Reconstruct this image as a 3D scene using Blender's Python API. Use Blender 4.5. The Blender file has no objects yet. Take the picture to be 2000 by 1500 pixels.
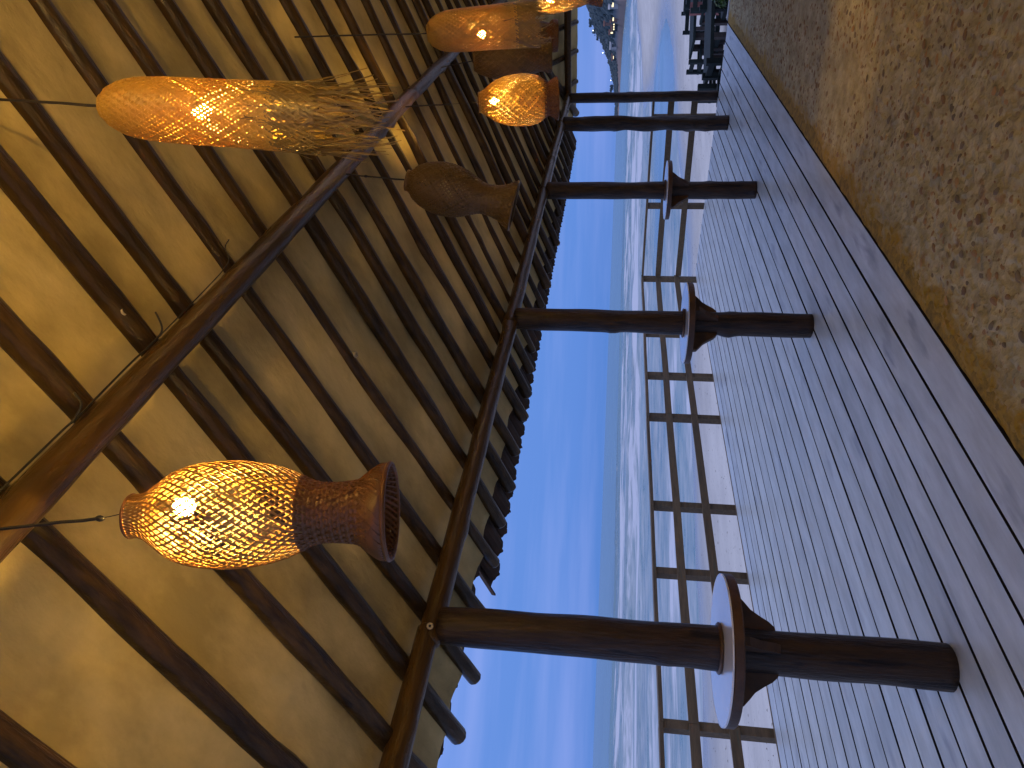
import bpy, math, random
import numpy as np
from mathutils import Vector, Matrix, noise as mnoise
R = math.radians
rnd = random.Random(7)
S = bpy.context.scene
COL = S.collection

# ------------------------------------------------------------ camera (the phone was held sideways)
f_px = 1424.0
pitch, roll, yaw = R(7.392), R(2.111), R(35.122)
fw = Vector((math.cos(pitch)*math.cos(yaw), math.cos(pitch)*math.sin(yaw), math.sin(pitch)))
r0 = fw.cross(Vector((0, 0, 1))).normalized(); u0 = r0.cross(fw)
rv = math.cos(roll)*r0 + math.sin(roll)*u0
uv = -math.sin(roll)*r0 + math.cos(roll)*u0
cam = bpy.data.cameras.new('camera'); camo = bpy.data.objects.new('camera', cam); COL.objects.link(camo)
m = Matrix.Identity(4)
for i, a in enumerate((-uv, rv, -fw)):
    for j in range(3): m[j][i] = a[j]
m[0][3], m[1][3], m[2][3] = 0, 0, 1.5
camo.matrix_world = m
cam.sensor_width = 36; cam.lens = f_px/2000*36; cam.clip_start = .05; cam.clip_end = 60000
S.camera = camo
S.view_settings.view_transform = 'Standard'; S.view_settings.look = 'None'
S.view_settings.exposure = 0; S.view_settings.gamma = 1; S.view_settings.use_curve_mapping = False

# ------------------------------------------------------------ dusk sky
W = bpy.data.worlds.new("World"); S.world = W; W.use_nodes = True
nt = W.node_tree; nt.nodes.clear()
def nd(t, typ, **k):
    n = t.nodes.new(typ)
    for a, b in k.items(): setattr(n, a, b)
    return n
out = nd(nt, 'ShaderNodeOutputWorld'); bg = nd(nt, 'ShaderNodeBackground')
tc = nd(nt, 'ShaderNodeTexCoord'); sep = nd(nt, 'ShaderNodeSeparateXYZ')
nt.links.new(tc.outputs['Generated'], sep.inputs[0])
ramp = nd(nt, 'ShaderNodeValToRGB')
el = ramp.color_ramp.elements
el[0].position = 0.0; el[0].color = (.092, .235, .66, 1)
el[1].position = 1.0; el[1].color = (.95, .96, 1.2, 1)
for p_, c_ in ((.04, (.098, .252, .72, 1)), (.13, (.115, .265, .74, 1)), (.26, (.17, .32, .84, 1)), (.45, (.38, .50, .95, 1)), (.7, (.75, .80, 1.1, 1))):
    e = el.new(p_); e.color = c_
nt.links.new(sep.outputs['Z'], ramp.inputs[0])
# soft horizontal streaks of cloud
mp = nd(nt, 'ShaderNodeMapping'); mp.inputs['Scale'].default_value = (1.1, 1.1, 16)
nz = nd(nt, 'ShaderNodeTexNoise'); nz.inputs['Scale'].default_value = 1.6; nz.inputs['Detail'].default_value = 5; nz.inputs['Roughness'].default_value = .55
nt.links.new(tc.outputs['Generated'], mp.inputs[0]); nt.links.new(mp.outputs[0], nz.inputs['Vector'])
cr = nd(nt, 'ShaderNodeMapRange'); cr.inputs[1].default_value = .40; cr.inputs[2].default_value = .72; cr.inputs[4].default_value = .56
nt.links.new(nz.outputs['Fac'], cr.inputs[0])
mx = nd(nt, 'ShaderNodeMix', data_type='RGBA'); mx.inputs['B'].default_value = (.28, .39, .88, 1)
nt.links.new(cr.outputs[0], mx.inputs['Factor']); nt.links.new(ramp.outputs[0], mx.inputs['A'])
# physical twilight sky adds the glow of the low sun side
sky = nd(nt, 'ShaderNodeTexSky', sky_type='NISHITA'); sky.sun_disc = False
SUN_EL, SUN_AZ = R(3), R(150)
sky.sun_elevation = SUN_EL; sky.sun_rotation = SUN_AZ
sc = nd(nt, 'ShaderNodeVectorMath', operation='SCALE'); sc.inputs['Scale'].default_value = .012
ad = nd(nt, 'ShaderNodeVectorMath', operation='ADD')
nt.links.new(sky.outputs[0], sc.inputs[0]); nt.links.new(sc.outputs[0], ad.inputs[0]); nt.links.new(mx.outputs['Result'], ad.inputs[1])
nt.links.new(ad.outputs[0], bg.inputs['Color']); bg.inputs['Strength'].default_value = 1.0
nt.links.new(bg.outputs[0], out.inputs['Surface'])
sl = bpy.data.lights.new('sun', 'SUN'); sl.energy = .06; sl.angle = R(20); sl.color = (.75, .8, 1)
so = bpy.data.objects.new('sun', sl); COL.objects.link(so)
so.rotation_euler = (R(70), 0, -SUN_AZ + R(180))

# ------------------------------------------------------------ materials
def mat(name, base=(.5, .5, .5), rough=.6, **k):
    """base colour broken up by object-space noise; k: c2, scale, stretch, detail, bump, bscale, spots"""
    M = bpy.data.materials.new(name); M.use_nodes = True
    t = M.node_tree; b = t.nodes['Principled BSDF']
    b.inputs['Roughness'].default_value = rough
    b.inputs['Specular IOR Level'].default_value = k.get('spec', .5)
    if 'coat' in k: b.inputs['Coat Weight'].default_value = k['coat']; b.inputs['Coat Roughness'].default_value = .25
    co = nd(t, 'ShaderNodeTexCoord'); mp = nd(t, 'ShaderNodeMapping')
    mp.inputs['Scale'].default_value = k.get('stretch', (1, 1, 1))
    mp.inputs['Rotation'].default_value = k.get('rot', (0, 0, 0))
    if k.get('world'):
        g = nd(t, 'ShaderNodeNewGeometry'); t.links.new(g.outputs['Position'], mp.inputs[0])
    else: t.links.new(co.outputs['Object'], mp.inputs[0])
    n = nd(t, 'ShaderNodeTexNoise'); n.inputs['Scale'].default_value = k.get('scale', 6); n.inputs['Detail'].default_value = k.get('detail', 7); n.inputs['Roughness'].default_value = .6
    t.links.new(mp.outputs[0], n.inputs['Vector'])
    mr = nd(t, 'ShaderNodeMapRange'); mr.inputs[1].default_value = k.get('lo', .35); mr.inputs[2].default_value = k.get('hi', .68)
    t.links.new(n.outputs['Fac'], mr.inputs[0])
    mx = nd(t, 'ShaderNodeMix', data_type='RGBA')
    c2 = k.get('c2', tuple(x*.6 for x in base))
    mx.inputs['A'].default_value = (*base, 1); mx.inputs['B'].default_value = (*c2, 1)
    t.links.new(mr.outputs[0], mx.inputs['Factor']); col = mx.outputs['Result']
    if k.get('objvar'):
        oi = nd(t, 'ShaderNodeObjectInfo'); hv = nd(t, 'ShaderNodeMapRange')
        hv.inputs[3].default_value = 1-k['objvar']; hv.inputs[4].default_value = 1+k['objvar']
        t.links.new(oi.outputs['Random'], hv.inputs[0])
        vm = nd(t, 'ShaderNodeVectorMath', operation='SCALE'); t.links.new(col, vm.inputs[0]); t.links.new(hv.outputs[0], vm.inputs['Scale'])
        col = vm.outputs[0]
    if 'spots' in k:      # (colour, scale, threshold)
        c3, s3, th = k['spots']
        n3 = nd(t, 'ShaderNodeTexNoise'); n3.inputs['Scale'].default_value = s3; n3.inputs['Detail'].default_value = 4
        t.links.new(mp.outputs[0], n3.inputs['Vector'])
        m3 = nd(t, 'ShaderNodeMapRange'); m3.inputs[1].default_value = th; m3.inputs[2].default_value = th+.1
        t.links.new(n3.outputs['Fac'], m3.inputs[0])
        x3 = nd(t, 'ShaderNodeMix', data_type='RGBA'); x3.inputs['B'].default_value = (*c3, 1)
        t.links.new(m3.outputs[0], x3.inputs['Factor']); t.links.new(col, x3.inputs['A']); col = x3.outputs['Result']
    t.links.new(col, b.inputs['Base Color'])
    if k.get('bump'):
        n2 = nd(t, 'ShaderNodeTexNoise'); n2.inputs['Scale'].default_value = k.get('bscale', 30); n2.inputs['Detail'].default_value = 6
        t.links.new(mp.outputs[0], n2.inputs['Vector'])
        bp = nd(t, 'ShaderNodeBump'); bp.inputs['Strength'].default_value = k['bump']; bp.inputs['Distance'].default_value = k.get('bdist', .01)
        t.links.new(n2.outputs['Fac'], bp.inputs['Height']); t.links.new(bp.outputs[0], b.inputs['Normal'])
    if k.get('rvar'):
        rr = nd(t, 'ShaderNodeMapRange'); rr.inputs[3].default_value = rough-k['rvar']; rr.inputs[4].default_value = rough+k['rvar']
        t.links.new(n.outputs['Fac'], rr.inputs[0]); t.links.new(rr.outputs[0], b.inputs['Roughness'])
    return M
def emis(name, c, s):
    M = bpy.data.materials.new(name); M.use_nodes = True; t = M.node_tree; t.nodes.clear()
    o = nd(t, 'ShaderNodeOutputMaterial'); e = nd(t, 'ShaderNodeEmission'); e.inputs[0].default_value = (*c, 1); e.inputs[1].default_value = s
    t.links.new(e.outputs[0], o.inputs[0]); return M
def weave(name, dc, tcx):
    """bamboo strip: diffuse plus a little light through it"""
    M = bpy.data.materials.new(name); M.use_nodes = True; t = M.node_tree; b = t.nodes['Principled BSDF']
    b.inputs['Roughness'].default_value = .45
    co = nd(t, 'ShaderNodeTexCoord'); n = nd(t, 'ShaderNodeTexNoise'); n.inputs['Scale'].default_value = 25
    t.links.new(co.outputs['Object'], n.inputs['Vector'])
    mx = nd(t, 'ShaderNodeMix', data_type='RGBA'); mx.inputs['A'].default_value = (*dc, 1); mx.inputs['B'].default_value = (*[c*.45 for c in dc], 1)
    t.links.new(n.outputs['Fac'], mx.inputs['Factor']); t.links.new(mx.outputs['Result'], b.inputs['Base Color'])
    tr = nd(t, 'ShaderNodeBsdfTranslucent'); tr.inputs[0].default_value = (*tcx, 1)
    a = nd(t, 'ShaderNodeAddShader'); t.links.new(b.outputs[0], a.inputs[0]); t.links.new(tr.outputs[0], a.inputs[1])
    t.links.new(a.outputs[0], t.nodes['Material Output'].inputs['Surface']); return M

M_raft = mat('rafter_wood', (.072, .040, .011), .34, c2=(.018, .010, .0035), spec=.3, scale=7, stretch=(7, 1, 1), bump=.8, bscale=14, spots=((.016, .009, .004), 3.6, .60), objvar=.28, rvar=.12)
M_beam = mat('beam_wood', (.080, .044, .012), .30, spec=.35, c2=(.038, .019, .006), scale=4, stretch=(1, 6, 6), bump=.5, bscale=12, spots=((.02, .01, .005), 4, .66), rvar=.12)
M_post = mat('post_wood', (.055, .031, .015), .42, c2=(.016, .010, .007), spec=.28, scale=6, stretch=(5, 5, .8), bump=.9, bscale=14, spots=((.010, .007, .006), 5, .58), rvar=.1)
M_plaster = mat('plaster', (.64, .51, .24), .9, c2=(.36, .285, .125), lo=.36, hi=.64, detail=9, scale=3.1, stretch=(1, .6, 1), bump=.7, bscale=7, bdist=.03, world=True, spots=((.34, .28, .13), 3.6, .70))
M_deck = mat('deck_wood', (.52, .57, .61), .42, c2=(.36, .40, .43), scale=2.4, stretch=(1.2, 5, 5), detail=9, bump=.35, bscale=22, bdist=.004, world=True, objvar=.14, rvar=.12, spots=((.27, .30, .35), 1.3, .60), lo=.3, hi=.7)
M_edgeshade = mat('board_edge_grime_shade', (.022, .018, .016), .95, spec=.1)
M_under = mat('dark_joist', (.02, .016, .013), .9)
M_rail = mat('rail_wood', (.15, .10, .05), .75, c2=(.085, .058, .03), scale=4, stretch=(1, 8, 8), bump=.4, bscale=20, world=True, objvar=.12, spots=((.08, .075, .045), 3, .62))
M_top = mat('table_top_white', (.80, .81, .84), .25, c2=(.74, .75, .78), scale=5, coat=1)
M_tabwood = mat('table_edge_wood', (.10, .045, .016), .5, c2=(.045, .02, .008), scale=9, bump=.3)
M_ground = mat('pebble_mortar', (.50, .44, .25), .85, c2=(.29, .24, .11), scale=7, bump=.9, bscale=26, bdist=.02, world=True, spots=((.30, .19, .07), 11, .6))
M_moss = mat('moss_band', (.36, .22, .022), .95, c2=(.15, .10, .012), scale=22, bump=.8, bscale=60, world=True)
M_peb = mat('pebble', (.34, .19, .06), .7, c2=(.20, .12, .045), scale=15, objvar=.4, bump=.3)
M_pebg = mat('pebble_grey', (.24, .18, .09), .7, c2=(.15, .11, .055), scale=15, objvar=.35, bump=.3)
M_tile = mat('clay_tile', (.06, .032, .02), .85, c2=(.03, .02, .015), scale=9, bump=.5, spots=((.10, .075, .03), 9, .64))
M_wash = mat('pale_washer', (.5, .42, .28), .5)
M_wire = mat('black_wire', (.012, .01, .01), .6)
M_bamL = weave('bamboo_light', (.36, .185, .045), (.018, .006, .0006))
M_bamT = weave('bamboo_tube', (.42, .26, .05), (.27, .155, .012))
M_bamE = weave('bamboo_egg', (.45, .28, .055), (.19, .105, .009))
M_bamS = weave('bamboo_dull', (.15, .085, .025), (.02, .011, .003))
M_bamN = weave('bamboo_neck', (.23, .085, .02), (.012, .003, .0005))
M_fr = weave('fibre_fringe', (.24, .16, .045), (.05, .028, .005))
M_bulb = emis('bulb_glow', (1, .59, .125), 1180)
M_dark = mat('green_black_wood', (.014, .024, .024), .75, c2=(.008, .014, .015), scale=8, bump=.3, spec=.2)
M_darkend = mat('weathered_end_grain', (.045, .035, .032), .85, c2=(.02, .018, .018), scale=10)
M_sandc = (.42, .40, .36)

t = M_ground.node_tree; b = t.nodes['Principled BSDF']; vo = nd(t, 'ShaderNodeTexVoronoi'); vo.inputs['Scale'].default_value = 24; gg = nd(t, 'ShaderNodeNewGeometry')
nw = nd(t, 'ShaderNodeTexNoise'); nw.inputs['Scale'].default_value = 12; wv = nd(t, 'ShaderNodeVectorMath', operation='MULTIPLY_ADD'); wv.inputs[1].default_value = (.03, .03, 0)
t.links.new(gg.outputs['Position'], nw.inputs['Vector']); t.links.new(nw.outputs['Color'], wv.inputs[0]); t.links.new(gg.outputs['Position'], wv.inputs[2]); t.links.new(wv.outputs[0], vo.inputs['Vector'])
bb = nd(t, 'ShaderNodeBump'); bb.inputs['Strength'].default_value = .8; bb.inputs['Distance'].default_value = .02; t.links.new(vo.outputs['Distance'], bb.inputs['Height'])
t.links.new(b.inputs['Normal'].links[0].from_socket, bb.inputs['Normal']); t.links.new(bb.outputs[0], b.inputs['Normal'])
g = nd(t, 'ShaderNodeNewGeometry'); s_ = nd(t, 'ShaderNodeSeparateXYZ'); t.links.new(g.outputs['Position'], s_.inputs[0])
n = nd(t, 'ShaderNodeTexNoise'); n.inputs['Scale'].default_value = 3; n.inputs['Detail'].default_value = 8; n.inputs['Roughness'].default_value = .7; t.links.new(g.outputs['Position'], n.inputs['Vector'])
q1 = nd(t, 'ShaderNodeMath', operation='MULTIPLY_ADD'); q1.inputs[1].default_value = .5; t.links.new(n.outputs['Fac'], q1.inputs[0]); t.links.new(s_.outputs['Y'], q1.inputs[2])
q2 = nd(t, 'ShaderNodeMapRange'); q2.inputs[1].default_value = 1.86; q2.inputs[2].default_value = 1.97; t.links.new(q1.outputs[0], q2.inputs[0])
b = t.nodes['Principled BSDF']; old = b.inputs['Base Color'].links[0].from_socket
mx = nd(t, 'ShaderNodeMix', data_type='RGBA'); mx.inputs['B'].default_value = (.34, .205, .013, 1)
t.links.new(q2.outputs[0], mx.inputs['Factor']); t.links.new(old, mx.inputs['A']); t.links.new(mx.outputs['Result'], b.inputs['Base Color'])

# ------------------------------------------------------------ mesh helpers
WP = {}
def tag(o, label=None, cat=None, group=None, kind=None):
    if label: o['label'] = label
    if cat: o['category'] = cat
    if group: o['group'] = group
    if kind: o['kind'] = kind
    return o
def thing(name, loc, label=None, cat=None, group=None, kind=None):
    o = bpy.data.objects.new(name, None); COL.objects.link(o); o.location = loc; o.empty_display_size = .1
    return tag(o, label, cat, group, kind)
def mk(name, V, F, mt, parent=None, base=(0, 0, 0), smooth=True):
    """world-space vertices; the object sits at base (or at its parent's place)"""
    off = np.array(WP.get(parent, parent.location) if parent is not None else base, float)
    V = np.asarray(V, float)-off
    me = bpy.data.meshes.new(name); me.from_pydata(V.tolist(), [], [list(f) for f in F]); me.update()
    if smooth:
        me.polygons.foreach_set('use_smooth', [True]*len(me.polygons))
    me.materials.append(mt)
    o = bpy.data.objects.new(name, me); COL.objects.link(o)
    if parent is not None: o.parent = parent; WP[o] = tuple(off)
    else: o.location = base
    return o
class MB:
    def __init__(s): s.V = []; s.F = []
    def add(s, V, F):
        n = len(s.V); s.V += [tuple(v) for v in V]; s.F += [tuple(i+n for i in f) for f in F]
    def box(s, c, d, rz=0, bev=0):
        x, y, z = (a/2 for a in d); ca, sa = math.cos(rz), math.sin(rz)
        if bev:
            pts = []
            for zz, q in ((-z, bev), (-z+bev, 0), (z-bev, 0), (z, bev)):
                for sx, sy in ((-1, -1), (1, -1), (1, 1), (-1, 1)): pts.append((sx*(x-q), sy*(y-q), zz))
            F = [(3, 2, 1, 0), (12, 13, 14, 15)]
            for k in range(3):
                for j in range(4): F.append((k*4+j, k*4+(j+1) % 4, k*4+4+(j+1) % 4, k*4+4+j))
        else:
            pts = [(sx*x, sy*y, sz*z) for sz in (-1, 1) for sx, sy in ((-1, -1), (1, -1), (1, 1), (-1, 1))]
            F = [(3, 2, 1, 0), (4, 5, 6, 7), (0, 1, 5, 4), (1, 2, 6, 5), (2, 3, 7, 6), (3, 0, 4, 7)]
        s.add([(c[0]+a*ca-b*sa, c[1]+a*sa+b*ca, c[2]+e) for a, b, e in pts], F); return s
    def tube(s, P, rad, n=8, cap=True):
        P = [Vector(p) for p in P]; V = []; F = []
        rad = rad if hasattr(rad, '__len__') else [rad]*len(P)
        t0 = (P[-1]-P[0]).normalized(); a = t0.orthogonal().normalized()
        for i, p in enumerate(P):
            t = (P[min(i+1, len(P)-1)]-P[max(i-1, 0)]).normalized()
            a = (a-t*a.dot(t)).normalized(); b = t.cross(a)
            for k in range(n):
                th = 2*math.pi*k/n; V.append(p+(a*math.cos(th)+b*math.sin(th))*rad[i])
        for i in range(len(P)-1):
            for k in range(n): F.append((i*n+k, i*n+(k+1) % n, (i+1)*n+(k+1) % n, (i+1)*n+k))
        if cap: F += [tuple(range(n))[::-1], tuple((len(P)-1)*n+k for k in range(n))]
        s.add(V, F); return s
    def build(s, name, mt, parent=None, base=(0, 0, 0), smooth=False): return mk(name, s.V, s.F, mt, parent, base, smooth)
def pole(p0, p1, ra, rb, seed, seg=26, n=14, bend=.012, lump=.07, knots=3):
    """a barked tree pole: gentle bend, uneven girth, a few knots, softly rounded ends"""
    q = random.Random(seed); p0, p1 = Vector(p0), Vector(p1); ax = (p1-p0); L = ax.length; ax.normalize()
    a = ax.orthogonal().normalized(); b = ax.cross(a); V = []; F = []
    ph = [q.uniform(0, 6.3) for _ in range(4)]; kn = [(q.random(), q.uniform(0, 6.3), q.uniform(.1, .28)) for _ in range(knots)]
    ts = [0]+[(i+.0)/(seg) for i in range(seg+1)]+[1]
    for i, t in enumerate(ts):
        e = .82 if i in (0, len(ts)-1) else 1.0
        off = (a*math.sin(t*4+ph[0])+b*math.sin(t*5+ph[1]))*bend*L*.3
        push = -.012 if i == 0 else (.012 if i == len(ts)-1 else 0)
        for k in range(n):
            th = 2*math.pi*k/n; r = (ra+(rb-ra)*t)*e
            r *= 1+lump*mnoise.noise(Vector((t*L*3+seed*3.1, math.cos(th)*.9, math.sin(th)*.9+seed)))*1.6
            for kt, ka, kh in kn:
                r += ra*kh*math.exp(-((t-kt)*L/.05)**2)*max(0, math.cos(th-ka))**6
            V.append(p0+ax*(L*t+push)+off+(a*math.cos(th)+b*math.sin(th))*r)
    m_ = len(ts)
    for i in range(m_-1):
        for k in range(n): F.append((i*n+k, i*n+(k+1) % n, (i+1)*n+(k+1) % n, (i+1)*n+k))
    F += [tuple(range(n))[::-1], tuple((m_-1)*n+k for k in range(n))]
    return V, F
def nz2(x, y, s=1.0, seed=0): return mnoise.noise(Vector((x*s, y*s, seed)))

# ------------------------------------------------------------ sand, sea, far shore
ZW = -2.2
coast = [(-400, 178), (-60, 51), (13.5, 24.6), (16.1, 23.3), (19.9, 22.6), (24.8, 20.6), (28, 18.6), (33.3, 15.6), (39.4, 14.9), (45.7, 14.2), (52.2, 11.5), (55.5, 10.2),
         (60, 9.9), (68, 10.6), (73, 12.2), (76.6, 14.3), (79, 16.2), (80.3, 19.4), (86, 21.5), (100, 26), (113.7, 27.5), (134, 25.6), (172, 27.2), (198, 25.6), (300, 38), (430, 55), (560, 60), (900, 20), (900, -700), (-400, -700)]
CP = np.array(coast, float)
def sdist(X, Y):
    """signed distance to the water's edge, positive on land"""
    d = np.full(X.shape, 1e9); ins = np.zeros(X.shape, bool)
    for i in range(len(CP)):
        a = CP[i]; b = CP[(i+1) % len(CP)]; e = b-a
        t = np.clip(((X-a[0])*e[0]+(Y-a[1])*e[1])/(e@e), 0, 1)
        d = np.minimum(d, np.hypot(X-a[0]-t*e[0], Y-a[1]-t*e[1]))
        c = (a[1] > Y) != (b[1] > Y)
        with np.errstate(divide='ignore', invalid='ignore'):
            xi = a[0]+(Y-a[1])*e[0]/e[1]
        ins ^= c & (X < xi)
    return np.where(ins, d, -d)
def vnoise(X, Y, s, seed=0):
    rs = np.random.RandomState(seed); G = rs.rand(128, 128)
    x = X*s; y = Y*s; xi = np.floor(x).astype(int); yi = np.floor(y).astype(int); fx = x-xi; fy = y-yi
    fx = fx*fx*(3-2*fx); fy = fy*fy*(3-2*fy)
    g = lambda a, b: G[a % 128, b % 128]
    return (g(xi, yi)*(1-fx)+g(xi+1, yi)*fx)*(1-fy)+(g(xi, yi+1)*(1-fx)+g(xi+1, yi+1)*fx)*fy
def fbm(X, Y, s, o=4, seed=0): return sum(vnoise(X+7.3*i, Y-3.1*i, s*2**i, seed+i)*.5**i for i in range(o))/sum(.5**i for i in range(o))
def grid(name, xs, ys, zf, mt, **k):
    X, Y = np.meshgrid(xs, ys); Z = zf(X, Y); n, m_ = X.shape
    V = np.stack([X, Y, Z], -1).reshape(-1, 3)
    i = np.arange(n-1)[:, None]*m_+np.arange(m_-1)[None]
    F = np.stack([i, i+1, i+1+m_, i+m_], -1).reshape(-1, 4)
    me = bpy.data.meshes.new(name); me.from_pydata(V.tolist(), [], F.tolist())
    me.polygons.foreach_set('use_smooth', [True]*len(me.polygons)); me.materials.append(mt)
    o = bpy.data.objects.new(name, me); COL.objects.link(o); return o
def zsand(X, Y):
    d = sdist(X, Y)+(fbm(X, Y, .13, 3, 5)-.5)*2.4
    h = np.where(d > 0, .05*np.minimum(d, 10)+.09*np.clip(d-10, 0, 10), np.maximum(.05*d, -1.2))
    near = 1-np.clip(np.hypot(X, Y)/60, 0, 1)
    return ZW+h+near*.05*(fbm(X, Y, 1.3, 4, 2)-.5)*(d > 1.5)
def sp(lo, hi, c, n, k):   # samples dense around c
    t = np.linspace(-1, 1, n); s_ = np.sinh(k*t)/np.sinh(k)
    return np.where(s_ < 0, c+s_*(c-lo), c+s_*(hi-c))
Ms = mat('sand', (.60, .58, .55), .8, c2=(.48, .465, .445), scale=.35, stretch=(1, 2.5, 1), rot=(0, 0, R(20)), bump=.6, bscale=6, bdist=.05, world=True, spots=((.20, .18, .16), 5.5, .64), rvar=.1)
t = Ms.node_tree; g = nd(t, 'ShaderNodeNewGeometry'); s_ = nd(t, 'ShaderNodeSeparateXYZ'); t.links.new(g.outputs['Position'], s_.inputs[0])
wr = nd(t, 'ShaderNodeMapRange'); wr.inputs[1].default_value = ZW+.02; wr.inputs[2].default_value = ZW+.33; wr.inputs[3].default_value = .16; wr.inputs[4].default_value = .85   # wet sand is glossier and darker
t.links.new(s_.outputs['Z'], wr.inputs[0])
b = t.nodes['Principled BSDF']; t.links.new(wr.outputs[0], b.inputs['Roughness'])
wc = nd(t, 'ShaderNodeMapRange'); wc.inputs[1].default_value = ZW+.02; wc.inputs[2].default_value = ZW+.4; wc.inputs[3].default_value = .55; wc.inputs[4].default_value = 1.0
t.links.new(s_.outputs['Z'], wc.inputs[0])
old = b.inputs['Base Color'].links[0].from_socket; vm = nd(t, 'ShaderNodeVectorMath', operation='SCALE')
t.links.new(old, vm.inputs[0]); t.links.new(wc.outputs[0], vm.inputs['Scale']); t.links.new(vm.outputs[0], b.inputs['Base Color'])
tag(grid('sand', sp(-400, 900, 30, 230, 4.2), sp(-700, 180, 15, 230, 5), zsand, Ms), 'pale grey beach sand sloping to the surf', kind='structure')

# scraps of weed left on the sand
q = random.Random(12); mb = MB()
wx = np.array([q.uniform(6, 60) for _ in range(900)]); wy = np.array([q.uniform(7, 24) for _ in range(900)]); wz = zsand(wx, wy)
for x, y, z in zip(wx, wy, wz):
    if z < ZW+.12: continue
    a = q.uniform(0, 3.1); l = .015+.05*q.random()**2; w = l*q.uniform(.2, .5); ca, sa = math.cos(a), math.sin(a)
    mb.add([(x+u_*ca-v_*sa, y+u_*sa+v_*ca, z+h_) for u_, v_, h_ in ((-l, 0, 0), (0, -w, .002), (l, .02, 0), (0, w, .002), (0, 0, .012))], [(0, 1, 4), (1, 2, 4), (2, 3, 4), (3, 0, 4)])
tag(mb.build('weed_scraps', mat('dry_weed', (.20, .18, .15), .9)), 'dark scraps of weed scattered over the beach sand', kind='stuff')

# sea: s along the shore, t straight out to sea
A = Vector((.94, -.342)); N = Vector((.342, .94))
Mw = bpy.data.materials.new('sea_water'); Mw.use_nodes = True; t = Mw.node_tree; b = t.nodes['Principled BSDF']
g = nd(t, 'ShaderNodeNewGeometry')
def dotn(v):
    d = nd(t, 'ShaderNodeVectorMath', operation='DOT_PRODUCT'); d.inputs[1].default_value = v; t.links.new(g.outputs['Position'], d.inputs[0]); return d.outputs['Value']
ds, dt = dotn((A.x, A.y, 0)), dotn((N.x, N.y, 0))
def vec(ks, kt):
    c = nd(t, 'ShaderNodeCombineXYZ')
    for i, (s0, k_) in enumerate(((ds, ks), (dt, kt))):
        m_ = nd(t, 'ShaderNodeMath', operation='MULTIPLY'); m_.inputs[1].default_value = k_; t.links.new(s0, m_.inputs[0]); t.links.new(m_.outputs[0], c.inputs[i])
    return c.outputs[0]
def tex(ks, kt, det=6, ro=.62):
    n = nd(t, 'ShaderNodeTexNoise'); n.inputs['Scale'].default_value = 1; n.inputs['Detail'].default_value = det; n.inputs['Roughness'].default_value = ro; n.inputs['Distortion'].default_value = .4
    t.links.new(vec(ks, kt), n.inputs['Vector']); return n.outputs['Fac']
def math_(op, a, b_):
    m_ = nd(t, 'ShaderNodeMath', operation=op)
    for i, v in enumerate((a, b_)):
        if isinstance(v, (int, float)): m_.inputs[i].default_value = v
        else: t.links.new(v, m_.inputs[i])
    return m_.outputs[0]
# how much foam there is at each distance out
tr_ = nd(t, 'ShaderNodeMapRange'); tr_.inputs[1].default_value = 20; tr_.inputs[2].default_value = 320; t.links.new(dt, tr_.inputs[0])
fz = nd(t, 'ShaderNodeValToRGB'); e = fz.color_ramp.elements; e[0].position = 0; e[0].color = (.56,)*3+(1,); e[1].position = 1; e[1].color = (.14,)*3+(1,)
for p_, v in ((.04, .55), (.09, .40), (.14, .42), (.17, .62), (.22, .64), (.27, .45), (.31, .58), (.36, .62), (.42, .40), (.5, .22)):
    x = e.new(p_); x.color = (v, v, v, 1)
t.links.new(tr_.outputs[0], fz.inputs[0])
def mrange(v, a, b_, c=0., d=1.):
    n = nd(t, 'ShaderNodeMapRange'); n.inputs[1].default_value = a; n.inputs[2].default_value = b_; n.inputs[3].default_value = c; n.inputs[4].default_value = d; t.links.new(v, n.inputs[0]); return n.outputs[0]
big = tex(.045, .16, 5, .6); fine = tex(.3, .6, 5, .6)
mixn = math_('ADD', math_('MULTIPLY', big, .78), math_('MULTIPLY', fine, .22))
foam = mrange(math_('ADD', mixn, math_('MULTIPLY', math_('SUBTRACT', fz.outputs[0], .5), .5)), .48, .58)
veil = math_('MULTIPLY', mrange(tex(.22, .6, 7, .7), .38, .62), mrange(dt, 150, 70, 0, .6))
foam = math_('MAXIMUM', foam, veil)
wcaps = math_('MULTIPLY', mrange(tex(.06, .35, 3, .5), .70, .76), .7)
foam = math_('MAXIMUM', foam, wcaps)
calm = math_('MULTIPLY', mrange(ds, 36, 46), math_('MULTIPLY', mrange(ds, 118, 104), mrange(dt, 50, 42)))   # the still lagoon behind the sand spit
foam = math_('MULTIPLY', foam, math_('SUBTRACT', 1, calm))
wcol = nd(t, 'ShaderNodeMix', data_type='RGBA'); wcol.inputs['A'].default_value = (.095, .175, .20, 1); wcol.inputs['B'].default_value = (.14, .25, .265, 1)
t.links.new(mrange(tex(.02, .09, 4, .5), .35, .65), wcol.inputs['Factor'])
fm = nd(t, 'ShaderNodeMix', data_type='RGBA'); fm.inputs['B'].default_value = (.58, .61, .68, 1)
t.links.new(foam, fm.inputs['Factor']); t.links.new(wcol.outputs['Result'], fm.inputs['A']); t.links.new(fm.outputs['Result'], b.inputs['Base Color'])
t.links.new(math_('SUBTRACT', mrange(foam, 0, 1, .22, .8), math_('MULTIPLY', calm, .12)), b.inputs['Roughness']); b.inputs['IOR'].default_value = 1.33
bp = nd(t, 'ShaderNodeBump'); bp.inputs['Strength'].default_value = .5; bp.inputs['Distance'].default_value = .25
t.links.new(math_('ADD', tex(.5, 1.6, 6, .65), math_('MULTIPLY', big, 2.)), bp.inputs['Height']); t.links.new(mrange(calm, 0, 1, .5, .05), bp.inputs['Strength']); t.links.new(bp.outputs[0], b.inputs['Normal'])
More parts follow.
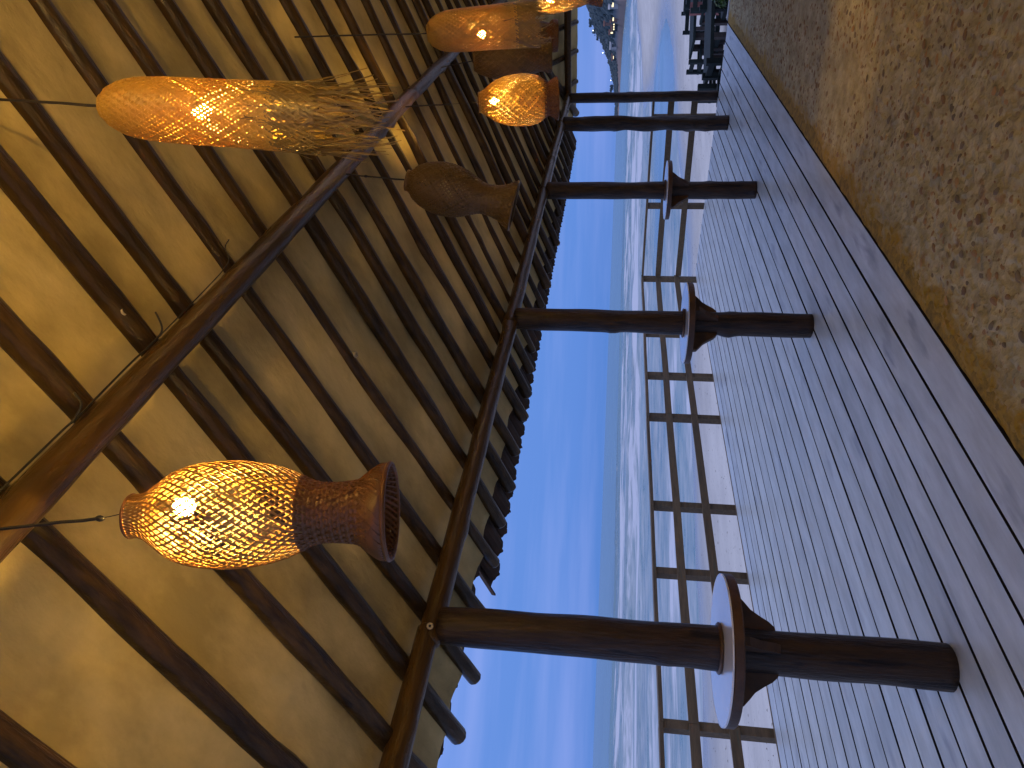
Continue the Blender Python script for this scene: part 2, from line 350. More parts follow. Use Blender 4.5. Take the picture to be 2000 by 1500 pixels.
def sea():
    ss = sp(-16000, 16000, 60, 230, 9.5); tt = np.concatenate([np.linspace(5, 60, 90), np.linspace(60.7, 180, 110), 180*np.exp(np.linspace(.03, 4.7, 50))])
    Sx, T = np.meshgrid(ss, tt)
    X = Sx*A.x+T*N.x; Y = Sx*A.y+T*N.y
    n1 = fbm(Sx, T, .02, 3, 11); n2 = fbm(Sx, T*3, .05, 4, 12)
    amp = np.interp(T, [20, 30, 45, 70, 150, 400, 900], [0, .02, .12, .28, .30, .2, 0])*np.clip(1.2-np.abs(Sx-60)/900, 0, 1)
    ph = T/15*6.28+n1*14
    Z = ZW+amp*((np.maximum(0, np.sin(ph))**3)*1.5-.3)*(.4+n2)+amp*.25*(n2-.5)
    Z = np.where(sdist(X, Y) > -1, ZW, Z)
    n, m_ = X.shape; V = np.stack([X, Y, Z], -1).reshape(-1, 3)
    i = np.arange(n-1)[:, None]*m_+np.arange(m_-1)[None]; F = np.stack([i, i+1, i+1+m_, i+m_], -1).reshape(-1, 4)
    me = bpy.data.meshes.new('sea'); me.from_pydata(V.tolist(), [], F.tolist()); me.polygons.foreach_set('use_smooth', [True]*len(me.polygons)); me.materials.append(Mw)
    o = bpy.data.objects.new('sea', me); COL.objects.link(o); tag(o, 'teal evening sea with white surf', kind='structure')
sea()

# headland
az = np.array([-.10, 0, .129, .145, .165, .186, .205, .225, .248, .266, .275])
rb = np.array([420, 470, 560, 700, 880, 1040, 1120, 1180, 1250, 1320, 1350.])
hpx = np.array([138, 102, 62, 56, 44, 29, 18, 11, 6, 6, 2.])       # crest above the horizon as an angle, /1424
def headland():
    nj, nk = 420, 46
    azs = np.linspace(-.10, .275, nj); V = []; F = []
    rs = np.interp(azs, az, rb); hs = np.interp(azs, az, hpx)/1424
    for j in range(nj):
        d = Vector((1, azs[j])).normalized()
        for k in range(nk):
            w = k/(nk-1)*1.35; r = rs[j]+w*190
            H = hs[j]*(rs[j]+190)*.985; prof = (min(1, w)**.75) if w <= 1 else 1-(w-1)*1.5
            x, y = d.x*r, d.y*r
            nn = float(fbm(np.array([x]), np.array([y]), .02, 4, 21)[0])-.5
            z = ZW-.4+H*prof+ (nn*H*.18*math.sin(min(1, w)*3.14)) + (mnoise.noise(Vector((x*.11, y*.11, 3)))*1.0*min(1, w*4) if w > .12 else mnoise.noise(Vector((x*.2, y*.2, 9)))*.8*w/.12)
            V.append((x, y, z))
    for j in range(nj-1):
        for k in range(nk-1): F.append((j*nk+k, (j+1)*nk+k, (j+1)*nk+k+1, j*nk+k+1))
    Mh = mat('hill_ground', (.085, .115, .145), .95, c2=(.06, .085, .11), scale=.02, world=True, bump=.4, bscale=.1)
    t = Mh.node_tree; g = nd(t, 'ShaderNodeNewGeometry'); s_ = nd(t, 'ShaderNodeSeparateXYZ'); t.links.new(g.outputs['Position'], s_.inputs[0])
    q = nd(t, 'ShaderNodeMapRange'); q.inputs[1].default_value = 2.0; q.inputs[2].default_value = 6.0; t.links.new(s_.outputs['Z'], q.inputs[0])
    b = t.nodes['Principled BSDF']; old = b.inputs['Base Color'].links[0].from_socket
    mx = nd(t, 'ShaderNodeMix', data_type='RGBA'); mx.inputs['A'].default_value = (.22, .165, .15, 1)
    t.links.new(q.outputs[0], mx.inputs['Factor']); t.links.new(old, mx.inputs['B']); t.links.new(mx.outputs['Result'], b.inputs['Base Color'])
    tag(mk('headland_hill', V, F, Mh), 'wooded headland running down to a rocky shore', kind='structure')
    Va = np.array(V).reshape(nj, nk, 3)
    # woods that cover it: rough crowns, one mass
    q = random.Random(5); cr_ = MB(); ico = [(0, 0, 1), (.9, 0, .3), (.28, .85, .3), (-.72, .53, .3), (-.72, -.53, .3), (.28, -.85, .3), (.72, .53, -.4), (-.28, .85, -.4), (-.9, 0, -.4), (-.28, -.85, -.4), (.72, -.53, -.4)]
    IF = [(0, 1, 2), (0, 2, 3), (0, 3, 4), (0, 4, 5), (0, 5, 1), (1, 6, 2), (2, 6, 7), (2, 7, 3), (3, 7, 8), (3, 8, 4), (4, 8, 9), (4, 9, 5), (5, 9, 10), (5, 10, 1), (1, 10, 6)]
    for _ in range(5200):
        j = q.randrange(2, nj-8); k = q.randrange(7, 40); c = Va[j, k]
        if q.random() < .25: continue
        r = q.uniform(1.6, 4.2)*(1 if j < 300 else .7)
        cr_.add([(c[0]+v[0]*r*q.uniform(.7, 1.25), c[1]+v[1]*r*q.uniform(.7, 1.25), c[2]+(v[2]+.3)*r*q.uniform(.55, .95)) for v in ico], IF)
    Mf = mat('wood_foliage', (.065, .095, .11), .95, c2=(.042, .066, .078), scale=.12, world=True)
    tag(cr_.build('forest', Mf, None, (0, 0, 0), True), 'dark woods covering the far headland', kind='stuff')
    # trees one can tell apart on the crest
    idx = 0
    for (aa, hgt, lab) in ((.153, 10, 'tall umbrella-shaped tree, the first to stand clear of the headland crest'), (.163, 9, 'thin leaning tree on the crest between two clearer trees'), (.171, 8, 'small round tree where the headland crest begins to drop'), (.231, 13, 'round tree beside a lamp at the low end of the headland')):
        j = int((aa+.10)/.375*(nj-1)); k = int(1/1.35*(nk-1)); c = Va[j, k]
        tr = thing('crest_tree', c, lab, 'tree', 'trees on the crest of the headland')
        MB().tube([c-np.array([0, 0, 2.]), c+np.array([.4, 0, hgt*.4])], [.5, .3], 6).build('trunk', M_post, tr)
        mb = MB()
        for _ in range(26):
            o = np.array([q.gauss(0, hgt*.2), q.gauss(0, hgt*.2), hgt*(.38+q.uniform(-.15, .15))]); r = hgt*q.uniform(.10, .2)
            mb.add([tuple(c+o+np.array(v)*r) for v in ico], IF)
        mb.build('crown', Mf, tr)
    return Va
HV = headland()
Mwh = mat('far_white_wall', (.55, .55, .58), .8); Mrf = mat('far_roof', (.22, .10, .08), .8); Mwin = emis('lit_window', (1, .86, .55), 1.6); Mdk = mat('far_dark_glass', (.04, .05, .07), .3)
Mpk = mat('far_pink_wall', (.33, .2, .18), .8)
def hill_pt(azv, up):      # point on the hill slope seen at this bearing, `up` rad above the horizon
    j = min(range(HV.shape[0]), key=lambda j: abs(HV[j, 0, 1]/HV[j, 0, 0]-azv))
    c = min(HV[j], key=lambda p_: abs((p_[2]-1.5)/math.hypot(p_[0], p_[1])-up)) if True else None
    return c
def azp(y): return float(np.interp(y, [0, 100, 200], [.129, .186, .248]))
houses = [  # photo row, px above horizon, w, h, wall material, label, number of lit windows
 (88, 9, 9, 5.5, Mwh, 'white box-shaped house standing alone on the far shore', 0),
 (110, 10, 11, 2.4, Mdk, 'low dark house with one long lit window, nearest the tip of the headland', 1),
 (57, 13, 9, 4, Mdk, 'dark beach house under the woods with the two brightest yellow windows', 3),
 (45, 10, 12, 3.5, Mdk, 'long low building with a row of small lit windows on the far shore', 5),
 (34, 11, 6, 3.5, Mpk, 'narrow house with one tall bright window on the far shore', 1),
 (38, 22, 9, 5, Mpk, 'pinkish gabled house above the lit row on the headland', 0),
 (6, 13, 6, 4, Mwh, 'pale cottage with a white lamp among trees near the headland foot', 1)]
for (yy, px, w, h, wm, lab, nw) in houses:
    c = hill_pt(azp(yy), px/1424*.8); dv = Vector((c[0], c[1], 0)); D = dv.length; dv.normalize(); rz = math.atan2(dv.y, dv.x)
    sc_ = 1.0; c = np.array(c)-np.array([dv.x, dv.y, 0])*3
    hs = thing('shore_house', c, lab, 'house', 'houses on the far headland')
    MB().box((c[0], c[1], c[2]+h/2-1), (6, w, h+2), rz).build('wall', wm, hs)
    mb = MB(); ca, sa = math.cos(rz), math.sin(rz)
    loc = [(-3.4, -w/2-.4, h), (3.4, -w/2-.4, h), (3.4, w/2+.4, h), (-3.4, w/2+.4, h), (0, -w/2-.4, h+1.5), (0, w/2+.4, h+1.5)]
    mb.add([(c[0]+a*ca-b_*sa, c[1]+a*sa+b_*ca, c[2]+e_) for a, b_, e_ in loc], [(3, 2, 1, 0), (0, 1, 4), (2, 3, 5), (0, 4, 5, 3), (1, 2, 5, 4)])
    mb.build('roof', Mrf if wm is not Mwh else Mwh, hs)
    if nw == 0:
        MB().box((c[0]-3.05*ca, c[1]-3.05*sa, c[2]+h*.5), (.1, w*.4, h*.4), rz).build('window', Mdk, hs)
    for i in range(nw):
        o = ((i+.5)/nw-.5)*w*.9; ww = w*.55/nw if nw > 1 else w*.6
        MB().box((c[0]-3.05*ca-o*sa*-1*-1, c[1]-3.05*sa+o*ca, c[2]+h*.5), (.12, ww, h*(.35 if nw != 3 else .6)), rz).build('window', Mwin, hs)
Mlamp = emis('street_lamp_glow', (.95, 1, .9), 9)
for (yy, px, lab) in ((57, 46, 'white lamp high on the wooded headland'), (102, 26, 'white lamp part way down the headland crest'), (155, 17, 'white lamp beside the round tree at the low end of the headland')):
    c = np.array(hill_pt(azp(yy), px/1424)); 
    dv = np.array([c[0], c[1], 0.]); D = np.linalg.norm(dv); dv /= D; c = c-dv*5
    lp = thing('hill_lamp', c, lab, 'street lamp', 'lamps on the headland')
    MB().tube([c-np.array([0, 0, 3]), c+np.array([0, 0, 4.])], .12, 6).build('lamp_pole', M_under, lp)
    mb = MB(); mb.box((c[0], c[1], c[2]+4.5), (.9, .9, .8), .4, .3); mb.build('lamp_head', Mlamp, lp)

# ------------------------------------------------------------ deck
DY0, PW, NP = 1.815, .195, 22
deck = thing('deck', (0, 0, 0), 'long boardwalk of grey weathered planks', kind='structure')
def endx(y): return 11.60+(y-1.8)*.135
ys = [DY0, 2.06]+[2.06+PW*i for i in range(1, NP-1)]
for i in range(len(ys)-1):
    ya, yb = ys[i]+.0068+rnd.uniform(-.0015, .0015), ys[i+1]-.0068
    xs = [-2.0]; cuts = []
    c = rnd.uniform(-1.2, 2.5) if i % 4 == 1 else 99
    q = rnd.uniform(-.0015, .0015)
    segs = [(-2.0, endx(ya))]
    for (xa, xb) in segs:
        mb = MB(); V = []; F = []; n = 24
        for k in range(n+1):
            x = xa+(xb-xa)*k/n; w1 = nz2(x, i*3.3, .9, 1)*.0022; w2 = nz2(x, i*3.3+9, .9, 2)*.0022; z = q+nz2(x, i*1.7, .6, 4)*.0025
            for y_, z_ in ((ya+w1, z-.028), (ya+w1, z-.004), (ya+w1+.0025, z), (yb+w2-.0025, z), (yb+w2, z-.004), (yb+w2, z-.028)): V.append((x, y_, z_))
        for k in range(n):
            for j in range(5): F.append((k*6+j, (k+1)*6+j, (k+1)*6+j+1, k*6+j+1))
            F.append((k*6+5, (k+1)*6+5, (k+1)*6, k*6))
        F += [(0, 1, 2, 3, 4, 5)[::1], tuple(n*6+j for j in (5, 4, 3, 2, 1, 0))]
        o = mk('plank', V, F, M_deck, deck, smooth=False); o.data.materials.append(M_edgeshade)
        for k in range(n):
            for j in (0, 1, 3, 4): o.data.polygons[k*6+j].material_index = 1      # board edges: grime plus gap shade put into the colour
yE = ys[-1]
mb = MB()
for k in range(24):
    x = -1.8+k*.58
    if x < 11.5: mb.box((x, (DY0+yE)/2, -.105), (.07, yE-DY0-.02, .15))
mb.build('joist', M_under, deck)
mb = MB(); mb.box((4.7, (DY0+yE)/2, -.037), (13.4, yE-DY0-.03, .012)); mb.build('gap_shade_sheet', mat('gap_shade_black', (.004, .004, .004), 1, spec=0), deck)  # added black sheet below the planks, stands in for shade in the gaps
mb = MB(); mb.box((4.9, yE+.017, -.075), (14.0, .026, .15)); mb.build('edge_board', M_rail, deck)
mb = MB()
a_ = math.atan2(endx(yE)-endx(DY0), yE-DY0); mb.box(((endx(DY0)+endx(yE))/2+.03, (DY0+yE)/2, -.14), (.03, (yE-DY0)/math.cos(a_)+.05, .2), -a_); mb.build('end_board', M_dark, deck)
mb = MB()
for x in range(0, 13, 2):
    for y in (2.1, 4.0, 5.8): mb.box((x-.5, y, -.7), (.14, .14, 1.05))
mb.build('deck_pier', M_under, deck)

# ------------------------------------------------------------ pebble-set floor
def gz(x, y): return -.012+.012*nz2(x, y, 1.2, 3)+.006*nz2(x, y, 6, 3)
gb = tag(mk('pebble_floor', *(lambda X, Y: (
    [(x, y, -.012+.012*nz2(x, y, 1.2, 3)+.006*nz2(x, y, 6, 3)) for y in Y for x in X],
    [(j*len(X)+i, j*len(X)+i+1, (j+1)*len(X)+i+1, (j+1)*len(X)+i) for j in range(len(Y)-1) for i in range(len(X)-1)]))(
    [-4+i*.06 for i in range(262)], sorted(set([-6+.25*i for i in range(22)]+[-.75+.05*i for i in range(51)]+[1.765, 1.78, 1.795, 1.808]))), M_ground),
    'floor of pebbles set in pale mortar beside the deck', kind='structure')
def relief(X, Y):
    a = np.abs(fbm(X+2*fbm(X, Y, 3, 2, 41)*.05, Y, 17, 3, 42)-.5)*2      # rounded ridges of trowelled mortar
    bmp = (fbm(X, Y, 5, 3, 43)-.5)*.014
    fade = np.clip((5.9-X)/1.5, 0, 1)*np.clip((1.79-Y)/.08, 0, 1)
    return .0015+bmp*fade+(.036*(.27-np.clip(a, 0, .5)))*fade
gr = grid('mortar_relief', np.arange(.9, 5.9, .016), np.arange(-.9, 1.80, .0135), lambda X, Y: relief(X, Y)-.004*0+np.vectorize(gz)(X, Y), M_ground); gr.parent = gb
# mossy ochre fillet where the mortar meets the first plank
V = []; F = []; n = 260
for k in range(n+1):
    x = -2+13.6*k/n; w = .12+.03*nz2(x, 0, 1.4, 8)+.018*nz2(x, 0, 6, 8)
    for j in range(6):
        u_ = j/5; V.append((x, 1.813-w*u_, -.016+.013*(1-u_)**1.3+.008*(nz2(x, u_*.3, 9, 5)-.5)*(1-u_)+.004*math.sin(u_*3.1)))
for k in range(n):
    for j in range(5): F.append((k*6+j, k*6+j+1, (k+1)*6+j+1, (k+1)*6+j))
mk('moss_fillet', V, F, M_moss, gb)
mb = MB(); mb.box((11.69, -1.6, -.06), (.09, 6.8, .13), 0, .01); mb.build('kerb', M_deck, gb)
mb = MB(); mb.box((3.8, -2.1, -.62), (15.7, 7.7, 1.15)); mb.build('floor_base', M_under, gb)
# pebbles
q = random.Random(31); meshes = []
for i in range(14):
    V = []; F = []; n, m_ = 8, 4
    for a in range(m_):
        th = (a+1)/(m_+.0)*math.pi/2
        for k in range(n):
            ph = 2*math.pi*k/n; rr = 1+.18*math.sin(2*ph+i)+.10*math.sin(3*ph+i*2)
            V.append((math.sin(th)*math.cos(ph)*rr, math.sin(th)*math.sin(ph)*rr*.72, math.cos(th)))
    V.append((0, 0, 1)); top = len(V)-1
    for k in range(n): F.append((top, k, (k+1) % n))
    for a in range(m_-1):
        for k in range(n): F.append((a*n+k, (a+1)*n+k, (a+1)*n+(k+1) % n, a*n+(k+1) % n))
    me = bpy.data.meshes.new('pebble'); me.from_pydata(V, [], F); me.polygons.foreach_set('use_smooth', [True]*len(me.polygons))
    me.materials.append(M_peb if i % 3 else M_pebg); meshes.append((me, V, F))
pts = []; cell = {}
tries = 0
while len(pts) < 9500 and tries < 150000:
    tries += 1
    x = q.uniform(.6, 11.5)
    y = q.uniform(-1.6, 1.66)
    if x < .9 and y < -.4: continue
    r = .007+.022*q.random()**1.6
    if math.sin(x*3.1+2*math.sin(y*2.3))+math.sin(y*4.3+x) < -1.7+q.random()*1.2: continue
    cx, cy = int(x/.05), int(y/.05)
    if any((px-x)**2+(py-y)**2 < (pr+r+.002)**2 for a in (-1, 0, 1) for b_ in (-1, 0, 1) for px, py, pr in cell.get((cx+a, cy+b_), ())): continue
    cell.setdefault((cx, cy), []).append((x, y, r)); pts.append((x, y, r))
def showsize(p_):
    v = Vector((p_[0], p_[1], -1.5)); d = v.dot(fw); 
    if d < .3: return 0
    up_ = v.dot(uv)/d*f_px; ri = v.dot(rv)/d*f_px
    return p_[2]*p_[2]/d**3 if (abs(ri) < 760 and abs(up_) < 1010) else 0
pts.sort(key=showsize, reverse=True)
mbs = [MB(), MB()]
def gz(x, y): return -.012+.012*nz2(x, y, 1.2, 3)+.006*nz2(x, y, 6, 3)
for i, (x, y, r) in enumerate(pts):
    k = q.randrange(14); me, V, F = meshes[k]; a = q.uniform(0, 6.3); h = r*q.uniform(.16, .4); z0 = gz(x, y)+(float(relief(np.array([x]), np.array([y]))[0])-.001 if x < 5.9 else -.001)
    if i < 290:
        o = bpy.data.objects.new('pebble', me); COL.objects.link(o); o.parent = gb; o.location = (x, y, z0); o.rotation_euler = (0, 0, a); o.scale = (r, r, h)
    else:
        ca, sa = math.cos(a), math.sin(a)
        mbs[0 if k % 3 else 1].add([(x+(v[0]*ca-v[1]*sa)*r, y+(v[0]*sa+v[1]*ca)*r, z0+v[2]*h) for v in V], F)
for mb, mt in zip(mbs, (M_peb, M_pebg)):
    tag(mb.build('far_pebbles', mt, gb, smooth=True), kind='stuff')

# ------------------------------------------------------------ railing
rail = thing('deck_railing', (0, 6.06, 0), 'brown wooden railing along the seaward edge and far end of the deck', 'railing')
RX = 12.13
px_ = [.6, 1.9, 3.6, 5.3, 6.3, 8.0, 9.0, 10.2]
for x in px_+[RX]:
    MB().box((x, 6.09, .295), (.085, .085, 1.23), 0, .004).build('post', M_rail, rail)
for y in (4.72, 3.25):
    MB().box((RX+.03, y, .295), (.085, .085, 1.23), 0, .004).build('post', M_rail, rail)
def board(p0, p1, w, t_, parent, name='rail'):
    p0, p1 = Vector(p0), Vector(p1); L = (p1-p0).length; rz = math.atan2((p1-p0).y, (p1-p0).x); c = (p0+p1)/2
    V = []; F = []; n = max(2, int(L/.25)); ca, sa = math.cos(rz), math.sin(rz); sd = rnd.uniform(0, 50)
    for k in range(n+1):
        x = -L/2+L*k/n; wz = nz2(x, sd, .7, 1)*.008
        for yy, zz in ((-t_/2, -w/2), (t_/2, -w/2), (t_/2, w/2), (-t_/2, w/2)):
            V.append((c.x+x*ca-yy*sa, c.y+x*sa+yy*ca, c.z+zz+wz+(p1.z-p0.z)*(k/n-.5)))
    for k in range(n):
        for j in range(4): F.append((k*4+j, k*4+(j+1) % 4, (k+1)*4+(j+1) % 4, (k+1)*4+j))
    F += [(3, 2, 1, 0), tuple(n*4+j for j in range(4))]
    return mk(name, V, F, M_rail, parent, smooth=False)
js = [-1.0, 3.6, 8.0, RX+.02]
for a in range(3):
    board((js[a]+.002, 6.08, .93), (js[a+1]-.002, 6.08, .93), .035, .12, rail)
    for z in (.655, .32): board((js[a]+.002, 6.03, z+rnd.uniform(-.006, .006)), (js[a+1]-.002, 6.03, z+rnd.uniform(-.006, .006)), .085, .03, rail)
board((RX+.03, 6.01, .93), (RX+.03, 2.98, .93), .035, .12, rail)
for z in (.655, .30): board((RX-.03, 6.0, z), (RX-.03, 2.98, z), .095, .03, rail)

# ------------------------------------------------------------ posts and their round tables
PY = 2.86
posts = [(2.08, .100, .088, 0, 'thick varnished log post carrying the nearest round table', 1), (4.96, .091, .086, .01, 'log post carrying the middle of the three round tables', 2),
         (7.83, .093, .09, -.03, 'log post carrying the farthest round table', 3), (10.40, .10, .095, 0, 'rough bark-like log post without a table, thicker of the far pair', 4), (11.85, .078, .075, 0, 'slimmest log post, farthest along the deck, without a table', 5)]
for x, r1, r2, dx, lab, sd in posts:
    V, F = pole((x, PY, .002), (x+dx, PY, 2.225), r1, r2, sd*7, seg=60, n=22, bend=.004, lump=.20 if sd == 4 else .06, knots=8 if sd == 4 else 5)
    o = tag(mk('log_post', V, F, M_post, None, (x, PY, 0)), lab, 'post', 'log posts holding up the roof')
def disc(cx, cy, z0, z1, r, ri, n=64):
    V = []; F = []; b_ = .006
    prof = [(ri, z0), (r-b_, z0), (r, z0+b_), (r, z1-b_), (r-b_, z1), (ri, z1)]
    for k in range(n):
        a = 2*math.pi*k/n
        for rr, zz in prof: V.append((cx+rr*math.cos(a), cy+rr*math.sin(a), zz))
    for k in range(n):
        k2 = (k+1) % n
        for j in range(5): F.append((k*6+j, k2*6+j, k2*6+j+1, k*6+j+1))
        F.append((k*6+5, k2*6+5, k2*6, k*6))
    return V, F
for (x, r, ang, zt, lab) in ((2.08, .325, 55, .955, 'nearest round bar table with white top and curved brackets around a post'), (4.96, .31, 50, .93, 'middle round bar table of the three set around the posts'), (7.82, .31, 52, .945, 'farthest round bar table, half overlapping the corner of the railing')):
    T = thing('round_table', (x, PY, 0), lab, 'bar table', 'round tables fixed around the posts')
    V, F = disc(x, PY, zt-.050, zt-.006, r, .098); mk('table_edge', V, F, M_tabwood, T, smooth=False)
    V, F = disc(x, PY, zt-.0055, zt, r-.001, .098); mk('table_top', V, F, M_top, T, smooth=False)
    V, F = disc(x, PY, zt+.0005, zt+.016, .112, .094, 40); mk('collar', V, F, M_tabwood, T)
    for a in range(4):
        th = R(ang-90+90*a+8); ca, sa = math.cos(th), math.sin(th)
        pr = [(.085, 0), (.235, 0), (.232, -.035), (.205, -.06), (.175, -.085), (.148, -.125), (.128, -.16), (.105, -.185), (.085, -.19)]
        V = []; F = []
        for s_ in (-.019, .019):
            for (u_, w_) in pr: V.append((x+u_*ca-s_*sa, PY+u_*sa+s_*ca, zt-.0515+w_))
        n = len(pr); F = [tuple(range(n))[::-1], tuple(range(n, 2*n))]
        for k in range(n): F.append((k, (k+1) % n, n+(k+1) % n, n+k))
        mk('bracket', V, F, M_tabwood, T, smooth=False)

# ------------------------------------------------------------ roof
SL = math.tan(R(23)); XH = 12.0
def zr(x, y): return 2.355+SL*min(PY-y, XH-x)      # rafter centre line height
roof = thing('pavilion_roof', (6, 1, 2.3), 'low roof of dark log rafters under cream plaster with clay tiles at the eave', 'roof')
RY = -1.0
# plaster between the rafters
purlX = [.78, 1.166, 1.551, 1.893, 2.183, 2.538, 2.883, 3.244, 3.597, 3.947, 4.353, 4.736, 5.082, 5.49, 5.888, 6.282, 6.682, 6.966, 7.34, 7.72, 8.08, 8.45, 8.83, 9.2, 9.58, 9.95, 10.3, 10.68, 11.05]
eaveX = [.75, 1.16, 1.518, 1.859, 2.159, 2.517, 2.92, 3.249, 3.623, 3.972, 4.388, 4.69, 5.02, 5.35, 5.75, 6.14, 6.53, 6.87, 7.25, 7.62, 8.0, 8.4, 8.76, 9.12, 9.5, 9.87, 10.25, 10.62, 11.0]
for x in (.37, -.02, -.4, -.8, -1.2): purlX.insert(0, x); eaveX.insert(0, x-.01)
def rafx(i, y): t_ = (PY-y)/(PY-1.34); return eaveX[i]+(purlX[i]-eaveX[i])*t_
X = [-1.6+.045*i for i in range(int((12.55+1.6)/.045)+1)]; Yv = [RY+.045*j for j in range(int((3.30-RY)/.045)+1)]+[3.315]
V = []
for y in Yv:
    rx = [rafx(i, y) for i in range(len(purlX))]
    for x in X:
        d = min(abs(x-a) for a in rx); z = zr(x, y)
        yy = y
        if y > 3.3: yy = y-.03+nz2(x, 0, 3, 6)*.02+nz2(x, 0, 11, 6)*.008
        z = zr(x, yy)+.032-.022*math.exp(-(d/.075)**2)+.020*nz2(x, y, 1.7, 1)+.011*nz2(x, y*.6, 5, 2)
        V.append((x, yy, z))
nx = len(X)
F = [(j*nx+i, (j+1)*nx+i, (j+1)*nx+i+1, j*nx+i+1) for j in range(len(Yv)-1) for i in range(nx-1)]
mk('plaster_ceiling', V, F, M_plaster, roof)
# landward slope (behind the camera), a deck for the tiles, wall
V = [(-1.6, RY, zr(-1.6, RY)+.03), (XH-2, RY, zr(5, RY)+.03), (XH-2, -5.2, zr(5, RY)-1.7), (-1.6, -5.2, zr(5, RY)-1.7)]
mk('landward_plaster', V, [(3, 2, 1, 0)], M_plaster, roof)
def off(v, h): return (v[0], v[1], v[2]+h)
V = []; F = []
for y in (RY, 0, 1, 2, 3.26):
    for x in (-1.6, 2, 5, 8, 9, 10, 11, 12.4): V.append((x, y, zr(x, y)+.13))
F = [(j*8+i, j*8+i+1, (j+1)*8+i+1, (j+1)*8+i) for j in range(4) for i in range(7)]
F += [tuple()]*0
mk('roof_board', V, F, M_tile, roof)
for k in range(len(purlX)):
    yt = RY
    hipy = purlX[k]-XH+PY
    yt = max(RY, hipy+.02)
    ye = 3.36+rnd.uniform(-.02, .02) if eaveX[k] < 2.8 else 3.385+rnd.uniform(-.02, .02)
    if yt > ye-.4: continue
    p0 = (rafx(k, yt), yt, zr(5, yt)); p1 = (rafx(k, ye), ye, zr(5, ye)) if True else None
    ra = rnd.uniform(.036, .044); V, F = pole(p0, p1, ra, ra*rnd.uniform(.98, 1.15), 100+k, seg=44, n=12, bend=.010, lump=.13, knots=4)
    mk('rafter', V, F, M_raft, roof)
# hip end rafters
for k, y in enumerate([2.75, 2.3, 1.88, 1.45, 1.02, .6, .18, -.25, -.65]):
    xt = max(XH-PY+y+.05, XH-3.8)
    if XH+.5-xt < .5: continue
    V, F = pole((xt, y+rnd.uniform(-.04, .04), 2.355+SL*(XH-xt)), (XH+.45, y, 2.355-SL*.45), .036, .04, 200+k, seg=30, n=10, lump=.1)
    mk('hip_rafter', V, F, M_raft, roof)
V, F = pole((XH-3.8, PY-3.8, 2.33+SL*3.8), (XH+.4, PY+.4, 2.33-SL*.4), .055, .06, 230, seg=40); mk('hip_log', V, F, M_raft, roof)
# eave beam in spliced lengths, far end beam, purlin
for k, (xa, xb, za, zb) in enumerate(((-1.6, 2.02, 2.285, 2.275), (2.02, 4.9, 2.27, 2.262), (4.9, 7.78, 2.268, 2.262), (7.78, 10.4, 2.262, 2.258), (10.4, 12.1, 2.258, 2.262))):
    V, F = pole((xa-.03, PY+rnd.uniform(-.006, .006), za), (xb+.03, PY+rnd.uniform(-.006, .006), zb), .055+(.006 if k == 0 else 0), .05+rnd.uniform(0, .004), 300+k, seg=60, n=18, bend=.005, lump=.05, knots=5)
    mk('eave_beam', V, F, M_beam, roof)
V, F = pole((XH, PY+.12, 2.265), (XH, -1.2, 2.275), .055, .05, 320, seg=50, n=16, bend=.004); mk('end_beam', V, F, M_beam, roof)
V, F = pole((-1.6, 1.225, 2.935), (5.35, 1.245, 2.955), .056, .048, 331, seg=90, n=20, bend=.004, lump=.08, knots=8); mk('purlin', V, F, M_beam, roof)
V, F = pole((5.30, 1.25, 2.965), (10.35, 1.24, 2.955), .048, .044, 332, seg=70, n=16, bend=.004, lump=.1, knots=6); mk('purlin', V, F, M_beam, roof)
# pale washers under bolt heads
def under(px_r, y): i = purlX.index(px_r); return (rafx(i, y), y+.015, zr(5, y)-.043)
for c_, n_ in ((under(1.893, 1.089), (0, -.39, -.92)), (under(2.883, 1.878), (0, -.39, -.92)), ((2.03, 2.80, 2.262), (-.5, -.85, -.1))):
    n_ = Vector(n_).normalized(); a1 = n_.orthogonal().normalized(); b1 = n_.cross(a1); V = []; F = []
    for k in range(20):
        th = 2*math.pi*k/20; d_ = a1*math.cos(th)+b1*math.sin(th)
        for rr, h_ in ((.006, .004), (.012, .006), (.016, .003), (.016, -.006)): V.append(Vector(c_)+d_*rr+n_*h_)
    for k in range(20):
        for j in range(3): F.append((k*4+j, ((k+1) % 20)*4+j, ((k+1) % 20)*4+j+1, k*4+j+1))
    mk('washer', V, F, M_wash, roof)
# clay tiles along the eaves
tmesh = []; pmesh = []
for s_ in range(4):
    V = []; F = []; n = 7
    for x_ in (0, 1):
        for rr in (.088, .074):
            for k in range(n):
                a = math.pi*k/(n-1); V.append((rr*math.cos(a)*(1-.12*x_), x_*-.42, rr*.62*math.sin(a)+.004*mnoise.noise(Vector((k, s_, x_)))))
    for k in range(n-1):
        F += [(k, k+1, 2*n+k+1, 2*n+k), (n+k+1, n+k, 3*n+k, 3*n+k+1), (k+1, k, n+k, n+k+1)]
    F += [(0, 2*n, 3*n, n), (n-1, 2*n-1, 4*n-1, 3*n-1)]
    me = bpy.data.meshes.new('tile'); me.from_pydata(V, [], F); me.materials.append(M_tile); tmesh.append(me)
    me = bpy.data.meshes.new('tile'); me.from_pydata([(v[0], v[1], .05-v[2]*.8) for v in V], [], [f[::-1] for f in F]); me.materials.append(M_tile); pmesh.append(me)
q = random.Random(9); x = -1.5; a = math.atan(SL); bx = Vector(roof.location)
